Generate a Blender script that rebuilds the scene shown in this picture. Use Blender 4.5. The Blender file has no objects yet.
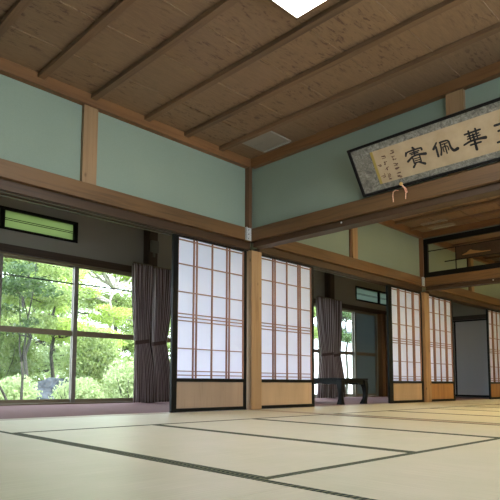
import bpy, bmesh, math, random
import numpy as np
from mathutils import Vector, Matrix

S = bpy.context.scene
C = S.collection
random.seed(7)

# ------------------------------------------------------------------ helpers
def link(o, parent=None):
    C.objects.link(o)
    if parent is not None:
        o.parent = parent
    return o

def tag(o, label=None, cat=None, group=None, kind=None):
    if label: o['label'] = label
    if cat: o['category'] = cat
    if group: o['group'] = group
    if kind: o['kind'] = kind
    return o

def empty(name, loc=(0, 0, 0), rz=0, **k):
    o = bpy.data.objects.new(name, None)
    o.empty_display_size = .1
    o.location = loc
    o.rotation_euler = (0, 0, rz)
    link(o)
    return tag(o, **k)

def box(bm, x0, x1, y0, y1, z0, z1, mi=0):
    vs = [bm.verts.new(p) for p in ((x0, y0, z0), (x1, y0, z0), (x1, y1, z0), (x0, y1, z0),
                                    (x0, y0, z1), (x1, y0, z1), (x1, y1, z1), (x0, y1, z1))]
    for f in ((0, 3, 2, 1), (4, 5, 6, 7), (0, 1, 5, 4), (1, 2, 6, 5), (2, 3, 7, 6), (3, 0, 4, 7)):
        fc = bm.faces.new([vs[i] for i in f]); fc.material_index = mi
    return vs

def tube(bm, pts, r, n=8, mi=0):
    pts = [Vector(p) for p in pts]
    rs = r if isinstance(r, (list, tuple)) else [r] * len(pts)
    rings = []
    for i, p in enumerate(pts):
        a = pts[max(i - 1, 0)]; b = pts[min(i + 1, len(pts) - 1)]
        t = (b - a).normalized()
        ref = Vector((0, 0, 1)) if abs(t.z) < .9 else Vector((1, 0, 0))
        u = t.cross(ref).normalized(); v = t.cross(u)
        rings.append([bm.verts.new(p + rs[i] * (u * math.cos(2 * math.pi * k / n) + v * math.sin(2 * math.pi * k / n))) for k in range(n)])
    for i in range(len(rings) - 1):
        for k in range(n):
            f = bm.faces.new((rings[i][k], rings[i][(k + 1) % n], rings[i + 1][(k + 1) % n], rings[i + 1][k]))
            f.smooth = True; f.material_index = mi
    bm.faces.new(rings[0][::-1]); bm.faces.new(rings[-1])

def obj(name, bm, mats, parent=None, bevel=0, loc=None, **k):
    me = bpy.data.meshes.new(name)
    bmesh.ops.recalc_face_normals(bm, faces=bm.faces)
    if bevel:
        bmesh.ops.bevel(bm, geom=list(bm.edges), offset=bevel, segments=2, affect='EDGES', profile=.6)
    bm.to_mesh(me); bm.free()
    for m in (mats if isinstance(mats, (list, tuple)) else [mats]):
        me.materials.append(m)
    o = bpy.data.objects.new(name, me)
    if loc is not None: o.location = loc
    link(o, parent)
    return tag(o, **k)

def bobj(name, boxes, mats, parent=None, bevel=0, loc=None, **k):
    bm = bmesh.new()
    for b in boxes: box(bm, *b)
    return obj(name, bm, mats, parent, bevel, loc, **k)

def dup(root, loc, **k):
    r = root.copy(); C.objects.link(r); r.location = loc
    for ch in list(root.children):
        c = ch.copy(); C.objects.link(c); c.parent = r
        for g in list(ch.children):
            d = g.copy(); C.objects.link(d); d.parent = c
    tag(r, **k)
    return r

# ------------------------------------------------------------------ materials
class NT:
    def __init__(s, name):
        s.m = bpy.data.materials.new(name); s.m.use_nodes = True
        s.t = s.m.node_tree; s.n = s.t.nodes; s.l = s.t.links
        s.b = s.n['Principled BSDF']; s.out = s.n['Material Output']
    def add(s, typ, **kw):
        nd = s.n.new(typ)
        for k, v in kw.items():
            if k in nd.inputs: nd.inputs[k].default_value = v
            else: setattr(nd, k, v)
        return nd
    def coord(s, scale, rot=(0, 0, 0), which='Object', loc=(0, 0, 0)):
        tc = s.add('ShaderNodeTexCoord'); mp = s.add('ShaderNodeMapping')
        mp.inputs['Scale'].default_value = scale; mp.inputs['Rotation'].default_value = rot; mp.inputs['Location'].default_value = loc
        s.l.new(tc.outputs[which], mp.inputs[0]); return mp.outputs[0]
    def noise(s, vec, scale=1, detail=3, rough=.5, dist=0):
        nd = s.add('ShaderNodeTexNoise'); nd.inputs['Scale'].default_value = scale; nd.inputs['Detail'].default_value = detail
        nd.inputs['Roughness'].default_value = rough; nd.inputs['Distortion'].default_value = dist
        s.l.new(vec, nd.inputs['Vector']); return nd.outputs[0]
    def ramp(s, fac, stops):
        r = s.add('ShaderNodeValToRGB'); e = r.color_ramp.elements
        while len(e) < len(stops): e.new(.5)
        for i, (p, c) in enumerate(stops):
            e[i].position = p; e[i].color = (*c, 1) if len(c) == 3 else c
        s.l.new(fac, r.inputs[0]); return r.outputs[0]
    def mix(s, a, b, fac, typ='MIX'):
        m = s.add('ShaderNodeMix', data_type='RGBA', blend_type=typ)
        for sock, v in ((m.inputs[0], fac), (m.inputs[6], a), (m.inputs[7], b)):
            if hasattr(v, 'is_output') or isinstance(v, bpy.types.NodeSocket): s.l.new(v, sock)
            elif isinstance(v, (int, float)): sock.default_value = v
            else: sock.default_value = (*v, 1)
        return m.outputs[2]
    def bump(s, h, strength=.3, dist=.01):
        b = s.add('ShaderNodeBump'); b.inputs['Strength'].default_value = strength; b.inputs['Distance'].default_value = dist
        s.l.new(h, b.inputs['Height']); s.l.new(b.outputs[0], s.b.inputs['Normal'])
    def base(s, c):
        if isinstance(c, bpy.types.NodeSocket): s.l.new(c, s.b.inputs['Base Color'])
        else: s.b.inputs['Base Color'].default_value = (*c, 1)
    def set(s, rough=.6, spec=.4, metal=0, coat=0):
        s.b.inputs['Roughness'].default_value = rough; s.b.inputs['Specular IOR Level'].default_value = spec
        s.b.inputs['Metallic'].default_value = metal; s.b.inputs['Coat Weight'].default_value = coat

def lerp(a, b, t): return tuple(a[i] * (1 - t) + b[i] * t for i in range(3))
def mul(a, k): return tuple(x * k for x in a)

def wood(name, col, dark=None, axis=0, scale=1, rough=.55, contrast=.6, knots=False):
    """grain runs along the given axis"""
    dark = dark or mul(col, .55)
    t = NT(name)
    sc = [26 * scale] * 3; sc[axis] = 1.3 * scale
    v = t.coord(sc)
    n1 = t.noise(v, 1, 4, .6, .8)
    c = t.ramp(n1, [(.3, dark), (.5, lerp(dark, col, .3 + .7 * (1 - contrast) + .25)), (.72, col)])
    sc2 = [2.2] * 3; sc2[axis] = .6
    n2 = t.noise(t.coord(sc2), 1, 2, .5)
    c = t.mix(c, t.ramp(n2, [(.35, (.72, .72, .72)), (.65, (1.12, 1.08, 1.04))]), 1., 'MULTIPLY')
    if knots:
        sc3 = [9] * 3; sc3[axis] = 5
        k = t.add('ShaderNodeTexVoronoi'); k.inputs['Scale'].default_value = 1.
        t.l.new(t.coord(sc3), k.inputs['Vector'])
        c = t.mix(c, mul(dark, .5), t.ramp(k.outputs['Distance'], [(.05, (.8, .8, .8)), (.13, (0, 0, 0))]))
    t.base(c); t.set(rough, .35)
    t.bump(n1, .15, .003)
    return t.m

M = {}
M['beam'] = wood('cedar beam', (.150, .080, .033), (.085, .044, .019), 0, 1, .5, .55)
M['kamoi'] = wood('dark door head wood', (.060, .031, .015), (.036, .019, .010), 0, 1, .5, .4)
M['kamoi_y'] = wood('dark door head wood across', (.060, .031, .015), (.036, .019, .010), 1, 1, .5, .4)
M['beam_y'] = wood('cedar beam across', (.150, .080, .033), (.085, .044, .019), 1, 1, .5, .55)
M['post'] = wood('cypress post', (.345, .212, .11), (.235, .13, .06), 2, 1, .5, .5, knots=True)
M['strip'] = wood('brown corner wood', (.18, .09, .045), None, 2, 1, .5)
M['trimx'] = wood('cornice wood', (.205, .098, .040), (.14, .064, .027), 0, 1, .5, .5)
M['trimy'] = wood('cornice wood across', (.205, .098, .040), (.14, .064, .027), 1, 1, .5, .5)
M['batten'] = wood('ceiling batten wood', (.18, .105, .058), (.11, .062, .035), 1, 1, .5, .5)
M['darkwood'] = wood('dark stained wood', (.055, .032, .02), None, 0, 1, .45)
M['darkwood_z'] = wood('dark stained pillar wood', (.06, .037, .024), None, 2, 1, .45)
M['brownwood_z'] = wood('brown jamb wood', (.22, .12, .055), None, 2, 1, .5)
M['koshi1'] = wood('pinkish skirting panel wood', (.33, .235, .17), (.29, .20, .14), 2, 1.4, .5, .35)
M['koshi'] = wood('pale skirting panel wood', (.45, .31, .195), (.39, .26, .155), 2, 1.4, .5, .35)
M['koshi2'] = wood('orange skirting panel wood', (.44, .22, .08), (.22, .095, .035), 2, .45, .5, .7)
M['shikii'] = wood('threshold wood', (.40, .31, .22), (.3, .22, .15), 0, 1, .4, .4)
M['kumiko'] = wood('lattice wood', (.36, .19, .13), (.27, .13, .085), 2, 1, .55, .4)

t = NT('ceiling boards'); 
v = t.coord((7, 70, 1)); n1 = t.noise(v, 1, 3, .65, 1.2)
c = t.ramp(n1, [(.3, (.175, .105, .060)), (.5, (.208, .127, .073)), (.7, (.238, .147, .084))])
v2 = t.coord((11, 38, 1), loc=(3, 1, 0)); n2 = t.noise(v2, 1, 5, .7, .6)
n3 = t.noise(t.coord((1.6, 2.4, 1)), 1, 2, .5)
mask = t.mix(t.ramp(n2, [(.56, (0, 0, 0)), (.61, (1, 1, 1))]), t.ramp(n3, [(.38, (.0, .0, .0)), (.52, (1, 1, 1))]), 1., 'MULTIPLY')
c = t.mix(c, (.105, .054, .031), mask)
t.base(c); t.set(.45, .35); M['ceil'] = t.m

t = NT('green plaster'); n = t.noise(t.coord((1, 1, 1)), 220, 3, .6); n2 = t.noise(t.coord((1, 1, 1)), 1.2, 3, .5)
t.base(t.mix(t.ramp(n, [(.3, (.222, .268, .212)), (.7, (.25, .296, .238))]), t.ramp(n2, [(.3, (.95, .95, .95)), (.7, (1.03, 1.03, 1.03))]), 1., 'MULTIPLY'))
t.set(.95, .15); t.bump(n, .25, .002); M['plaster'] = t.m
t = NT('grey veranda plaster'); n = t.noise(t.coord((1, 1, 1)), 200, 3, .6)
t.base(t.ramp(n, [(.3, (.235, .22, .185)), (.7, (.26, .245, .205))])); t.set(.95, .15); M['gplaster'] = t.m

t = NT('black lacquer'); t.base((.006, .006, .006)); t.set(.42, .12); M['lacquer'] = t.m
t = NT('worn black frame'); t.base((.008, .007, .007)); t.set(.5, .12); M['black'] = t.m

def sheet(name, col, trans, rough=.9):
    t = NT(name); d = t.add('ShaderNodeBsdfDiffuse'); d.inputs[0].default_value = (*col, 1)
    tr = t.add('ShaderNodeBsdfTranslucent'); tr.inputs[0].default_value = (*trans, 1)
    a = t.add('ShaderNodeAddShader'); t.l.new(d.outputs[0], a.inputs[0]); t.l.new(tr.outputs[0], a.inputs[1])
    t.l.new(a.outputs[0], t.out.inputs[0]); t.n.remove(t.b); return t
M['paper'] = sheet('shoji paper', (.30, .30, .335), (.575, .58, .655)).m
M['frost'] = sheet('frosted glass', (.07, .09, .07), (.26, .30, .17)).m
M['frostgrey'] = sheet('frosted grey glass', (.10, .12, .125), (.07, .085, .09)).m

t = NT('clear glass'); t.n.remove(t.b)
tr = t.add('ShaderNodeBsdfTransparent'); tr.inputs[0].default_value = (.95, .97, .96, 1); g = t.add('ShaderNodeBsdfGlossy'); g.inputs['Roughness'].default_value = .01
fr = t.add('ShaderNodeLayerWeight'); fc = t.ramp(fr.outputs['Facing'], [(.0, (.03, .03, .03)), (.6, (.05, .05, .05)), (.85, (.22, .22, .22)), (1, (1, 1, 1))])
mx = t.add('ShaderNodeMixShader'); t.l.new(fc, mx.inputs[0]); t.l.new(tr.outputs[0], mx.inputs[1]); t.l.new(g.outputs[0], mx.inputs[2])
t.l.new(mx.outputs[0], t.out.inputs[0]); M['glass'] = t.m

def tatami(name, axis):
    t = NT(name)
    sc = [3.] * 3; sc[axis] = 180      # rush stalks lie across the length
    n = t.noise(t.coord(sc), 1, 2, .5)
    n2 = t.noise(t.coord((1, 1, 1)), 3.1, 4, .6)
    c = t.ramp(n, [(.3, (.545, .505, .395)), (.7, (.635, .595, .475))])
    c = t.mix(c, t.ramp(n2, [(.3, (.93, .95, .90)), (.7, (1.04, 1.02, 1.03))]), 1., 'MULTIPLY')
    t.base(c); t.set(.40, .45); t.bump(n, .25, .002); return t.m
M['tatx'] = tatami('tatami rush lengthwise', 0); M['taty'] = tatami('tatami rush crosswise', 1)
def heri(name, axis):
    t = NT(name)
    s1 = t.coord((1, 1, 1)); w = t.add('ShaderNodeSeparateXYZ'); t.l.new(s1, w.inputs[0])
    # little light dots woven every 2 cm along the strip
    ma = t.add('ShaderNodeMath', operation='MULTIPLY'); t.l.new(w.outputs[axis], ma.inputs[0]); ma.inputs[1].default_value = 2 * math.pi / .022
    sn = t.add('ShaderNodeMath', operation='SINE'); t.l.new(ma.outputs[0], sn.inputs[0])
    c = t.ramp(sn.outputs[0], [(.45, (.028, .040, .030)), (.9, (.22, .22, .13))])
    t.base(c); t.set(.8, .2); return t.m
M['herix'] = heri('woven border along', 0); M['heriy'] = heri('woven border across', 1)

t = NT('mauve carpet'); n = t.noise(t.coord((1, 1, 1)), 300, 3, .7)
t.base(t.ramp(n, [(.3, (.17, .10, .10)), (.7, (.25, .155, .155))])); t.set(.95, .1); t.bump(n, .4, .003); M['carpet'] = t.m
t = NT('bronze aluminium'); t.base((.17, .15, .125)); t.set(.45, .5, .3); M['alu'] = t.m
t = NT('bronze aluminium bars'); t.base((.17, .13, .08)); t.set(.5, .5, .2); M['alub'] = t.m
t = NT('dark aluminium'); t.base((.03, .04, .035)); t.set(.45, .5, .2); M['alud'] = t.m
t = NT('pale metal'); t.base((.5, .5, .47)); t.set(.45, .5, .4); M['metal'] = t.m
t = NT('grille metal'); t.base((.36, .31, .25)); t.set(.5, .5, .3); M['grille'] = t.m
t = NT('worn silver metal'); n = t.noise(t.coord((1, 1, 1)), 90, 2); t.base(t.ramp(n, [(.4, (.42, .44, .45)), (.62, (.62, .63, .62))])); t.set(.5, .5, .2); M['silver'] = t.m
t = NT('grey box plastic'); t.base((.13, .13, .11)); t.set(.6, .3); M['greyp'] = t.m

def curtain_mat():
    t = NT('striped mauve curtain cloth'); tc = t.add('ShaderNodeUVMap'); sp = t.add('ShaderNodeSeparateXYZ'); t.l.new(tc.outputs[0], sp.inputs[0])
    w = t.add('ShaderNodeTexWave'); w.wave_type = 'BANDS'; w.bands_direction = 'X'; w.inputs['Scale'].default_value = 9; w.inputs['Distortion'].default_value = .5; w.inputs['Detail'].default_value = 2
    t.l.new(tc.outputs[0], w.inputs['Vector'])
    c = t.ramp(w.outputs[0], [(.2, (.11, .075, .072)), (.55, (.21, .16, .155)), (.85, (.46, .41, .42))])
    t.base(c); t.set(.9, .1); return t.m
M['curtain'] = curtain_mat()

def leaf_mat(name, a, b, tr, gloss=.35):
    t = NT(name); g = t.add('ShaderNodeNewGeometry')
    n = t.noise(g.outputs['Position'], 3.5, 4, .7)
    c = t.ramp(n, [(.35, a), (.65, b)])
    t.base(c); t.set(.5, gloss)
    tl = t.add('ShaderNodeBsdfTranslucent'); t.l.new(t.mix(c, tr, .5), tl.inputs[0])
    ms = t.add('ShaderNodeMixShader'); ms.inputs[0].default_value = .5
    t.l.new(t.b.outputs[0], ms.inputs[1]); t.l.new(tl.outputs[0], ms.inputs[2]); t.l.new(ms.outputs[0], t.out.inputs[0]); return t.m
M['leaf_lime'] = leaf_mat('lime leaves', (.27, .40, .09), (.45, .56, .17), (.58, .70, .20))
M['leaf_mid'] = leaf_mat('mid green leaves', (.15, .23, .085), (.36, .43, .18), (.38, .48, .16))
M['leaf_dark'] = leaf_mat('dark green leaves', (.04, .085, .045), (.11, .17, .07), (.14, .20, .07))
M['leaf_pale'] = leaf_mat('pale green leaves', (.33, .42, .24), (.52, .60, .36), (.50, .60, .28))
t = NT('grey bark'); n = t.noise(t.coord((8, 8, 2)), 4, 4, .6); t.base(t.ramp(n, [(.3, (.035, .035, .03)), (.7, (.09, .085, .075))])); t.set(.9, .1); M['bark'] = t.m
t = NT('pale pine bark'); n = t.noise(t.coord((8, 8, 2)), 4, 4, .6); t.base(t.ramp(n, [(.3, (.20, .18, .15)), (.7, (.42, .40, .36))])); t.set(.9, .1); M['barkp'] = t.m
t = NT('garden ground'); n = t.noise(t.coord((1, 1, 1)), 5, 5, .7); t.base(t.ramp(n, [(.35, (.10, .16, .05)), (.6, (.30, .33, .20))])); t.set(.95, .1); M['ground'] = t.m
t = NT('garden rock'); n = t.noise(t.coord((1, 1, 1)), 6, 6, .7); t.base(t.ramp(n, [(.35, (.025, .03, .04)), (.6, (.085, .10, .125))])); t.set(.9, .2); t.bump(n, .8, .05); M['rock'] = t.m
t = NT('white render wall'); n = t.noise(t.coord((1, 1, 1)), 40, 3); t.base(t.ramp(n, [(.3, (.70, .74, .80)), (.7, (.78, .82, .88))])); t.set(.9, .2); M['white'] = t.m
t = NT('grey roof'); t.base((.16, .18, .20)); t.set(.7, .3); M['roof'] = t.m

# ================================================================== SETTING
HC = 2.69      # underside of ceiling boards
X0, X1, YB = -5.85, 7.80, -6.6
def st(name, boxes, m, bevel=0, **k):
    return bobj(name, boxes, m, None, bevel, kind='structure', **k)

# sub floor, veranda floor, thresholds
st('floor', [(X0 - .1, X1 + .1, YB - .1, 0.0, -.30, -.004)], M['tatx'])
st('floor_veranda', [(X0 - .1, X1 + .1, .14, 2.2, -.30, 0.0)], M['carpet'])
st('trim_1', [(X0, X1, 0.0, .14, -.30, .001)], M['shikii'])                           # threshold along the open side
st('trim_2', [(.012, .145, YB, -.002, -.0039, .0005)], M['shikii'])
st('trim_3', [(3.93, 4.075, YB, -.002, -.0039, .0005)], M['shikii'])

# plaster above the head rails
PZ0, PZ1 = 1.90, 2.75
st('wall_veranda_side', [(X0, X1, .03, .11, 1.75, PZ1)], M['plaster'])
st('wall_first_partition', [(.03, .11, YB, .02, 1.75, PZ1)], M['plaster'])
st('wall_second_partition', [(3.97, 4.04, YB, -1.95, 1.92, PZ1), (3.97, 4.04, -1.95, .02, 2.53, PZ1)], M['plaster'])
st('wall_right', [(X1, X1 + .12, YB, 2.2, -.3, PZ1)], M['plaster'])
st('wall_left', [(X0 - .12, X0, YB, 2.2, -.3, PZ1)], M['plaster'])
# back wall with a broad row of garden windows
st('wall_back', [(X0, X1, YB - .12, YB, 2.15, PZ1), (X0, X1, YB - .12, YB, -.3, .02), (X0, X0 + .3, YB - .12, YB, .02, 2.15),
                 (.3, X1, YB - .12, YB, .02, 2.15)], M['plaster'])
# outer veranda wall
YO = 2.15
def holes_wall(name, y0, y1, x0, x1, z0, z1, holes, m):
    bx = []; xs = x0
    for (a, b, c, d) in sorted(holes):
        if a > xs: bx.append((xs, a, y0, y1, z0, z1))
        bx.append((a, b, y0, y1, z0, c)); bx.append((a, b, y0, y1, d, z1)); xs = b
    if xs < x1: bx.append((xs, x1, y0, y1, z0, z1))
    return st(name, [q for q in bx if q[1] > q[0] and q[5] > q[4]], m)
holes_wall('wall_outer', YO, YO + .10, X0, X1, 1.82, 2.75, [(-3.75, -.895, 2.015, 2.262), (5.40, 7.35, 1.965, 2.25)], M['gplaster'])
st('wall_outer_low', [(X0, -4.7, YO, YO + .1, -.3, 1.84), (6.22, X1, YO, YO + .1, -.3, 1.84)], M['gplaster'])
st('trim_4', [(X0, X1, YO - .02, YO + .12, 1.745, 1.835)], M['darkwood'])          # window head beam
st('trim_5', [(X0, X1, YO - .01, YO + .12, -.3, -.001)], M['darkwood'])            # window sill beam

# head rails (nageshi) and door heads (kamoi)
for i, (a, b) in enumerate(((X0, -.001), (.145, 3.89), (4.125, X1))):
    st('trim_%d' % (6 + i), [(a, b, -.041, .029, 1.785, 1.92)], M['beam'], .004)
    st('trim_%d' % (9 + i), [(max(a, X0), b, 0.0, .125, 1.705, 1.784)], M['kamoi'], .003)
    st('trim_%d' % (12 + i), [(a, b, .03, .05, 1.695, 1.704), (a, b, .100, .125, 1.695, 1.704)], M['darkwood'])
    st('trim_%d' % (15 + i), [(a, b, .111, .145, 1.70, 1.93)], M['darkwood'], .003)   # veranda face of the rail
for i, x in enumerate((0.0, 3.93)):
    st('trim_%d' % (18 + 4 * i), [(x - .04, x + .03, YB, -.001 if i == 0 else -.001, 1.785, 1.92)], M['beam_y'], .004)
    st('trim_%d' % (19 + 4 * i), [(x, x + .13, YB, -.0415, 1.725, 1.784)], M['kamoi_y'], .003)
    st('trim_%d' % (20 + 4 * i), [(x + .115, x + .185, YB, -.0415, 1.785, 1.92)], M['beam_y'], .004)
# posts on the line of screens
for x in (-3.89, .01, 3.935):
    st('pillar', [(x, x + .158, -.012, .135, 0.002, 1.702)], M['post'], .003)
st('pillar', [(-2.035, -1.90, -.008, .03, 1.921, 2.60)], M['post'], .002)
st('pillar', [(1.965, 2.085, -.008, .03, 1.921, 2.60)], M['post'], .002)
st('pillar', [(1.935, 1.964, .012, .03, 1.921, 2.60)], M['strip'])
st('pillar', [(5.75, 5.88, -.008, .03, 1.921, 2.60)], M['post'], .002)
st('pillar', [(5.715, 5.749, .012, .03, 1.921, 2.60)], M['strip'])
st('pillar', [(-.008, .03, -2.29, -2.15, 1.921, 2.62)], M['post'], .002)
st('pillar', [(-.055, -.0085, -.03, .03, 1.921, 2.62)], M['strip'], .002)           # thin strip in the corner
st('pillar', [(3.885, 3.925, -.03, .03, 1.921, 2.62)], M['strip'], .002)
# veranda pillars
st('pillar', [(.115, .262, 2.00, 2.13, 0.0, 2.60)], M['darkwood_z'], .004)
st('pillar', [(4.31, 4.45, 2.00, 2.13, 0.0, 2.60)], M['darkwood_z'], .004)
st('pillar', [(6.22, 6.34, 2.05, 2.149, 0.0, 1.745)], M['brownwood_z'], .003)
st('pillar', [(6.47, 6.72, 2.05, 2.149, 0.0, 1.745)], M['brownwood_z'], .003)

# ceilings: lapped boards and the battens below them
def ceiling(name, x0, x1, z):
    bm = bmesh.new(); y = .02; k = 0
    while y > YB:
        y2 = y - .4605
        vs = [bm.verts.new(p) for p in ((x0, y, z + .008), (x1, y, z + .008), (x1, y2, z), (x0, y2, z),
                                        (x0, y, z + .03), (x1, y, z + .03), (x1, y2, z + .022), (x0, y2, z + .022))]
        for f in ((0, 3, 2, 1), (4, 5, 6, 7), (0, 1, 5, 4), (1, 2, 6, 5), (2, 3, 7, 6), (3, 0, 4, 7)):
            bm.faces.new([vs[i] for i in f])
        y = y2; k += 1
    return obj(name, bm, M['ceil'], kind='structure')
ceiling('ceiling', X0, .03, HC)
ceiling('ceiling_second_room', .11, 3.97, HC - .05)
ceiling('ceiling_third_room', 4.04, X1, HC - .05)
st('ceiling_veranda', [(X0, X1, .11, 2.16, 2.60, 2.62)], M['ceil'])
st('roof', [(X0 - .3, X1 + .3, YB - .9, 2.9, 2.80, 2.95)], M['roof'])
LX0, LX1, LY0, LY1 = -2.46, -1.54, -2.78, -1.86       # the ceiling light
def battens(xs, z):
    for x in xs:
        bm = bmesh.new(); w = .029
        ys = [(YB, -.03)]
        if LX0 - .03 < x < LX1 + .03: ys = [(YB, LY0 - .03), (LY1 + .03, -.03)]
        for a, b in ys:
            box(bm, x - w, x + w, a, b, z - .034, z + .001)
        obj('ceiling_batten', bm, M['batten'], bevel=.004, kind='structure')
battens([-.475, -.94, -1.41, -1.96, -2.43] + [-2.43 - .4675 * k for k in range(1, 8)], HC)
battens([4.0 - .4675 * k for k in range(1, 9)], HC - .05)
battens([7.8 - .4675 * k for k in range(1, 9)], HC - .05)
# cornices
def cornice(n, x0, x1, z, ztop):
    st('trim_%d' % n, [(x0, x1, -.03, .031, z, ztop)], M['trimx'], .003)
    st('trim_%d' % (n + 1), [(x1 - .03, x1 + .035, YB, -.0305, z, ztop)], M['trimy'], .003)
    if x0 > -1: st('trim_%d' % (n + 2), [(x0 - .03, x0 + .03, YB, -.0305, z, ztop)], M['trimy'], .003)
cornice(30, X0, 0.0, 2.60, 2.70); cornice(33, .14, 3.94, 2.555, 2.65); cornice(36, 4.07, X1, 2.555, 2.65)

# ================================================================== WINDOWS
def window(n, loc, **k):
    return empty('window_%d' % n, loc, kind='structure', **k)
def sliding(n, x0, x1, panes, zt=1.742, mats=None):
    """outer sliding glass doors: list of (x0,x1,dy,glass)"""
    w = window(n, ((x0 + x1) / 2, YO + .05, 0))
    ox = (x0 + x1) / 2
    bobj('window_frame', [(x0 - ox, x1 - ox, -.045, .045, zt - .022, zt), (x0 - ox, x1 - ox, -.045, .045, 0.0, .018)], M['alub'], w)
    for (a, b, dy, gm, gm2) in panes:
        a -= ox; b -= ox
        s = bobj('sash', [(a, a + .058, dy - .013, dy + .013, .02, zt - .024), (b - .058, b, dy - .013, dy + .013, .02, zt - .024)], M['alu'], w, .002)
        bobj('rail', [(a + .059, b - .059, dy - .012, dy + .012, .02, .062)], M['alub'], s)
        bobj('rail', [(a + .059, b - .059, dy - .012, dy + .012, .838, .905)], M['alub'], s)
        bobj('rail', [(a + .059, b - .059, dy - .012, dy + .012, zt - .042, zt - .024)], M['alub'], s)
        if gm is M['glass']:
            bobj('rail', [(a + .059, b - .059, dy - .008, dy + .008, 1.492, 1.507)], M['alud'], s)
        bobj('pane', [(a + .04, b - .04, dy - .003, dy + .003, .905, zt - .04)], gm, s)
        bobj('pane', [(a + .04, b - .04, dy - .003, dy + .003, .06, .84)], gm2, s)
G = M['glass']
sliding(1, -4.68, .114, [(-4.66, -3.69, -.02, G, G), (-3.73, -2.76, .02, G, G), (-2.80, -1.80, -.02, G, G), (-1.865, -.835, .02, G, G), (-.895, .11, -.02, G, G)])
sliding(2, .263, 4.30, [(.28, 1.29, -.02, G, G), (1.25, 2.29, .02, G, G), (2.25, 3.29, -.02, G, G), (3.25, 4.29, .02, G, G)])
sliding(3, 4.46, 6.215, [(4.47, 5.42, .02, G, G), (5.38, 6.21, -.02, M['frostgrey'], M['frostgrey'])])
def transom(n, x0, x1, z0, z1, divs, gm):
    ox = (x0 + x1) / 2; w = window(n, (ox, YO + .03, 0)); a, b = x0 - ox, x1 - ox; f = .03
    bx = [(a, b, -.04, .05, z0, z0 + f), (a, b, -.04, .05, z1 - f, z1), (a, a + f, -.04, .05, z0 + f, z1 - f), (b - f - .02, b, -.04, .05, z0 + f, z1 - f)]
    for d in divs: bx.append((d - ox - .027, d - ox + .027, -.035, .04, z0 + f, z1 - f))
    bobj('window_frame', bx, M['black'], w)
    zc = (z0 + z1) / 2 - .012
    bobj('glazing_bar', [(a + f, b - f, -.012, -.004, zc, zc + .006), (a + f, b - f, -.012, -.004, zc + .02, zc + .026)], M['black'], w)
    bobj('pane', [(a + f, b - f, .0, .006, z0 + f, z1 - f)], gm, w)
transom(4, -3.75, -.885, 2.005, 2.27, (-1.835, -2.8), M['frost'])
transom(5, 5.40, 7.35, 1.955, 2.255, (6.32,), sheet('frosted white glass', (.08, .09, .09), (.19, .22, .20)).m)
# windows at the back of the hall
for k, (a, b) in enumerate(((X0 + .3, .3),)):
    w = window(6 + k, ((a + b) / 2, YB - .06, 0)); o = (a + b) / 2; nb = 8 if k == 0 else 3
    bobj('window_frame', [(a - o, b - o, -.03, .03, .02, .06), (a - o, b - o, -.03, .03, 2.11, 2.15)] +
         [(a - o + (b - a) * i / nb - .025, a - o + (b - a) * i / nb + .025, -.03, .03, .06, 2.11) for i in range(nb + 1)], M['alu'], w)
    bobj('pane', [(a - o, b - o, -.003, .003, .06, 2.11)], G, w)

# ================================================================== TATAMI
def mat(x0, x1, y0, y1, label, along, sidesb=(1, 1)):
    cx, cy = (x0 + x1) / 2, (y0 + y1) / 2
    g = .0015; hx, hy = (x1 - x0) / 2 - g, (y1 - y0) / 2 - g
    r = empty('tatami_mat', (cx, cy, -.0035), label=label, cat='tatami mat', group='tatami mats laid over the hall floor')
    bw = .031
    bobj('rush_surface', [(-hx, hx, -hy, hy, 0, .0035)], M['tatx' if along == 'x' else 'taty'], r)
    for s, on in zip((-1, 1), sidesb):
        if not on: continue
        if along == 'x':
            a, b = (-hy, -hy + bw) if s < 0 else (hy - bw, hy); bx = (-hx, hx, a, b, .0036, .0048)
        else:
            a, b = (-hx, -hx + bw) if s < 0 else (hx - bw, hx); bx = (a, b, -hy, hy, .0036, .0048)
        bobj('woven_border', [bx], M['herix' if along == 'x' else 'heriy'], r, label='dark green dotted cloth border')
U = .97
ordn = ['first', 'second', 'third', 'fourth', 'fifth', 'sixth']
RY = [0, -.965, -2.80, -3.765, -5.60]
# near room. left column beside the camera runs away from the screens
for i, (a, b) in enumerate(((-1.0, -.0), (-2.93, -1.0))):
    mat(a, b, RY[1], RY[0], 'tatami mat at the foot of the near screens, beside the corner post' if i == 0 else
        'tatami mat along the open veranda edge, left of the near screens', 'x', (1, 0))
for i in range(3):
    a = -.975 * (i + 1) - (0.005 if i == 2 else 0); b = -.975 * i
    mat(a, b, RY[2], RY[1], 'tatami mat laid crosswise in the near room, %s from the corner post' % ordn[i], 'y')
mat(-2.93, -1.0, RY[3], RY[2], 'tatami mat filling the foreground at bottom right', 'x', (1, 1))
mat(-1.0, -.0, RY[3], RY[2], 'tatami mat at the right edge, behind the foreground mat under the tablet', 'x', (1, 1))
mat(-3.905, -2.93, -2.95, -1.0 + .03, 'tatami mat at bottom left with no seam across it', 'y', (1, 1))
mat(-3.905, -2.93, -.97, 0, 'tatami mat at the far left edge beside the veranda', 'y', (1, 1))
mat(-3.905, -2.93, -4.9, -2.95, 'tatami mat under the camera at the bottom edge', 'y', (1, 1))
for r, (xa, xb, nm) in enumerate(((.145, 3.93, 'second'), (4.075, 7.8, 'third'))):
    w = (xb - xa) / 4
    for i in range(2):
        mat(xa + 2 * w * i, xa + 2 * w * (i + 1), RY[1], RY[0], 'tatami mat along the screens of the %s room, %s half' % (nm, 'nearer' if i == 0 else 'farther'), 'x', (1, 0))
    for i in range(4):
        mat(xa + w * i, xa + w * (i + 1), RY[2], RY[1], 'tatami mat laid crosswise in the %s room, %s from its near partition' % (nm, ordn[i]), 'y')

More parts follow.
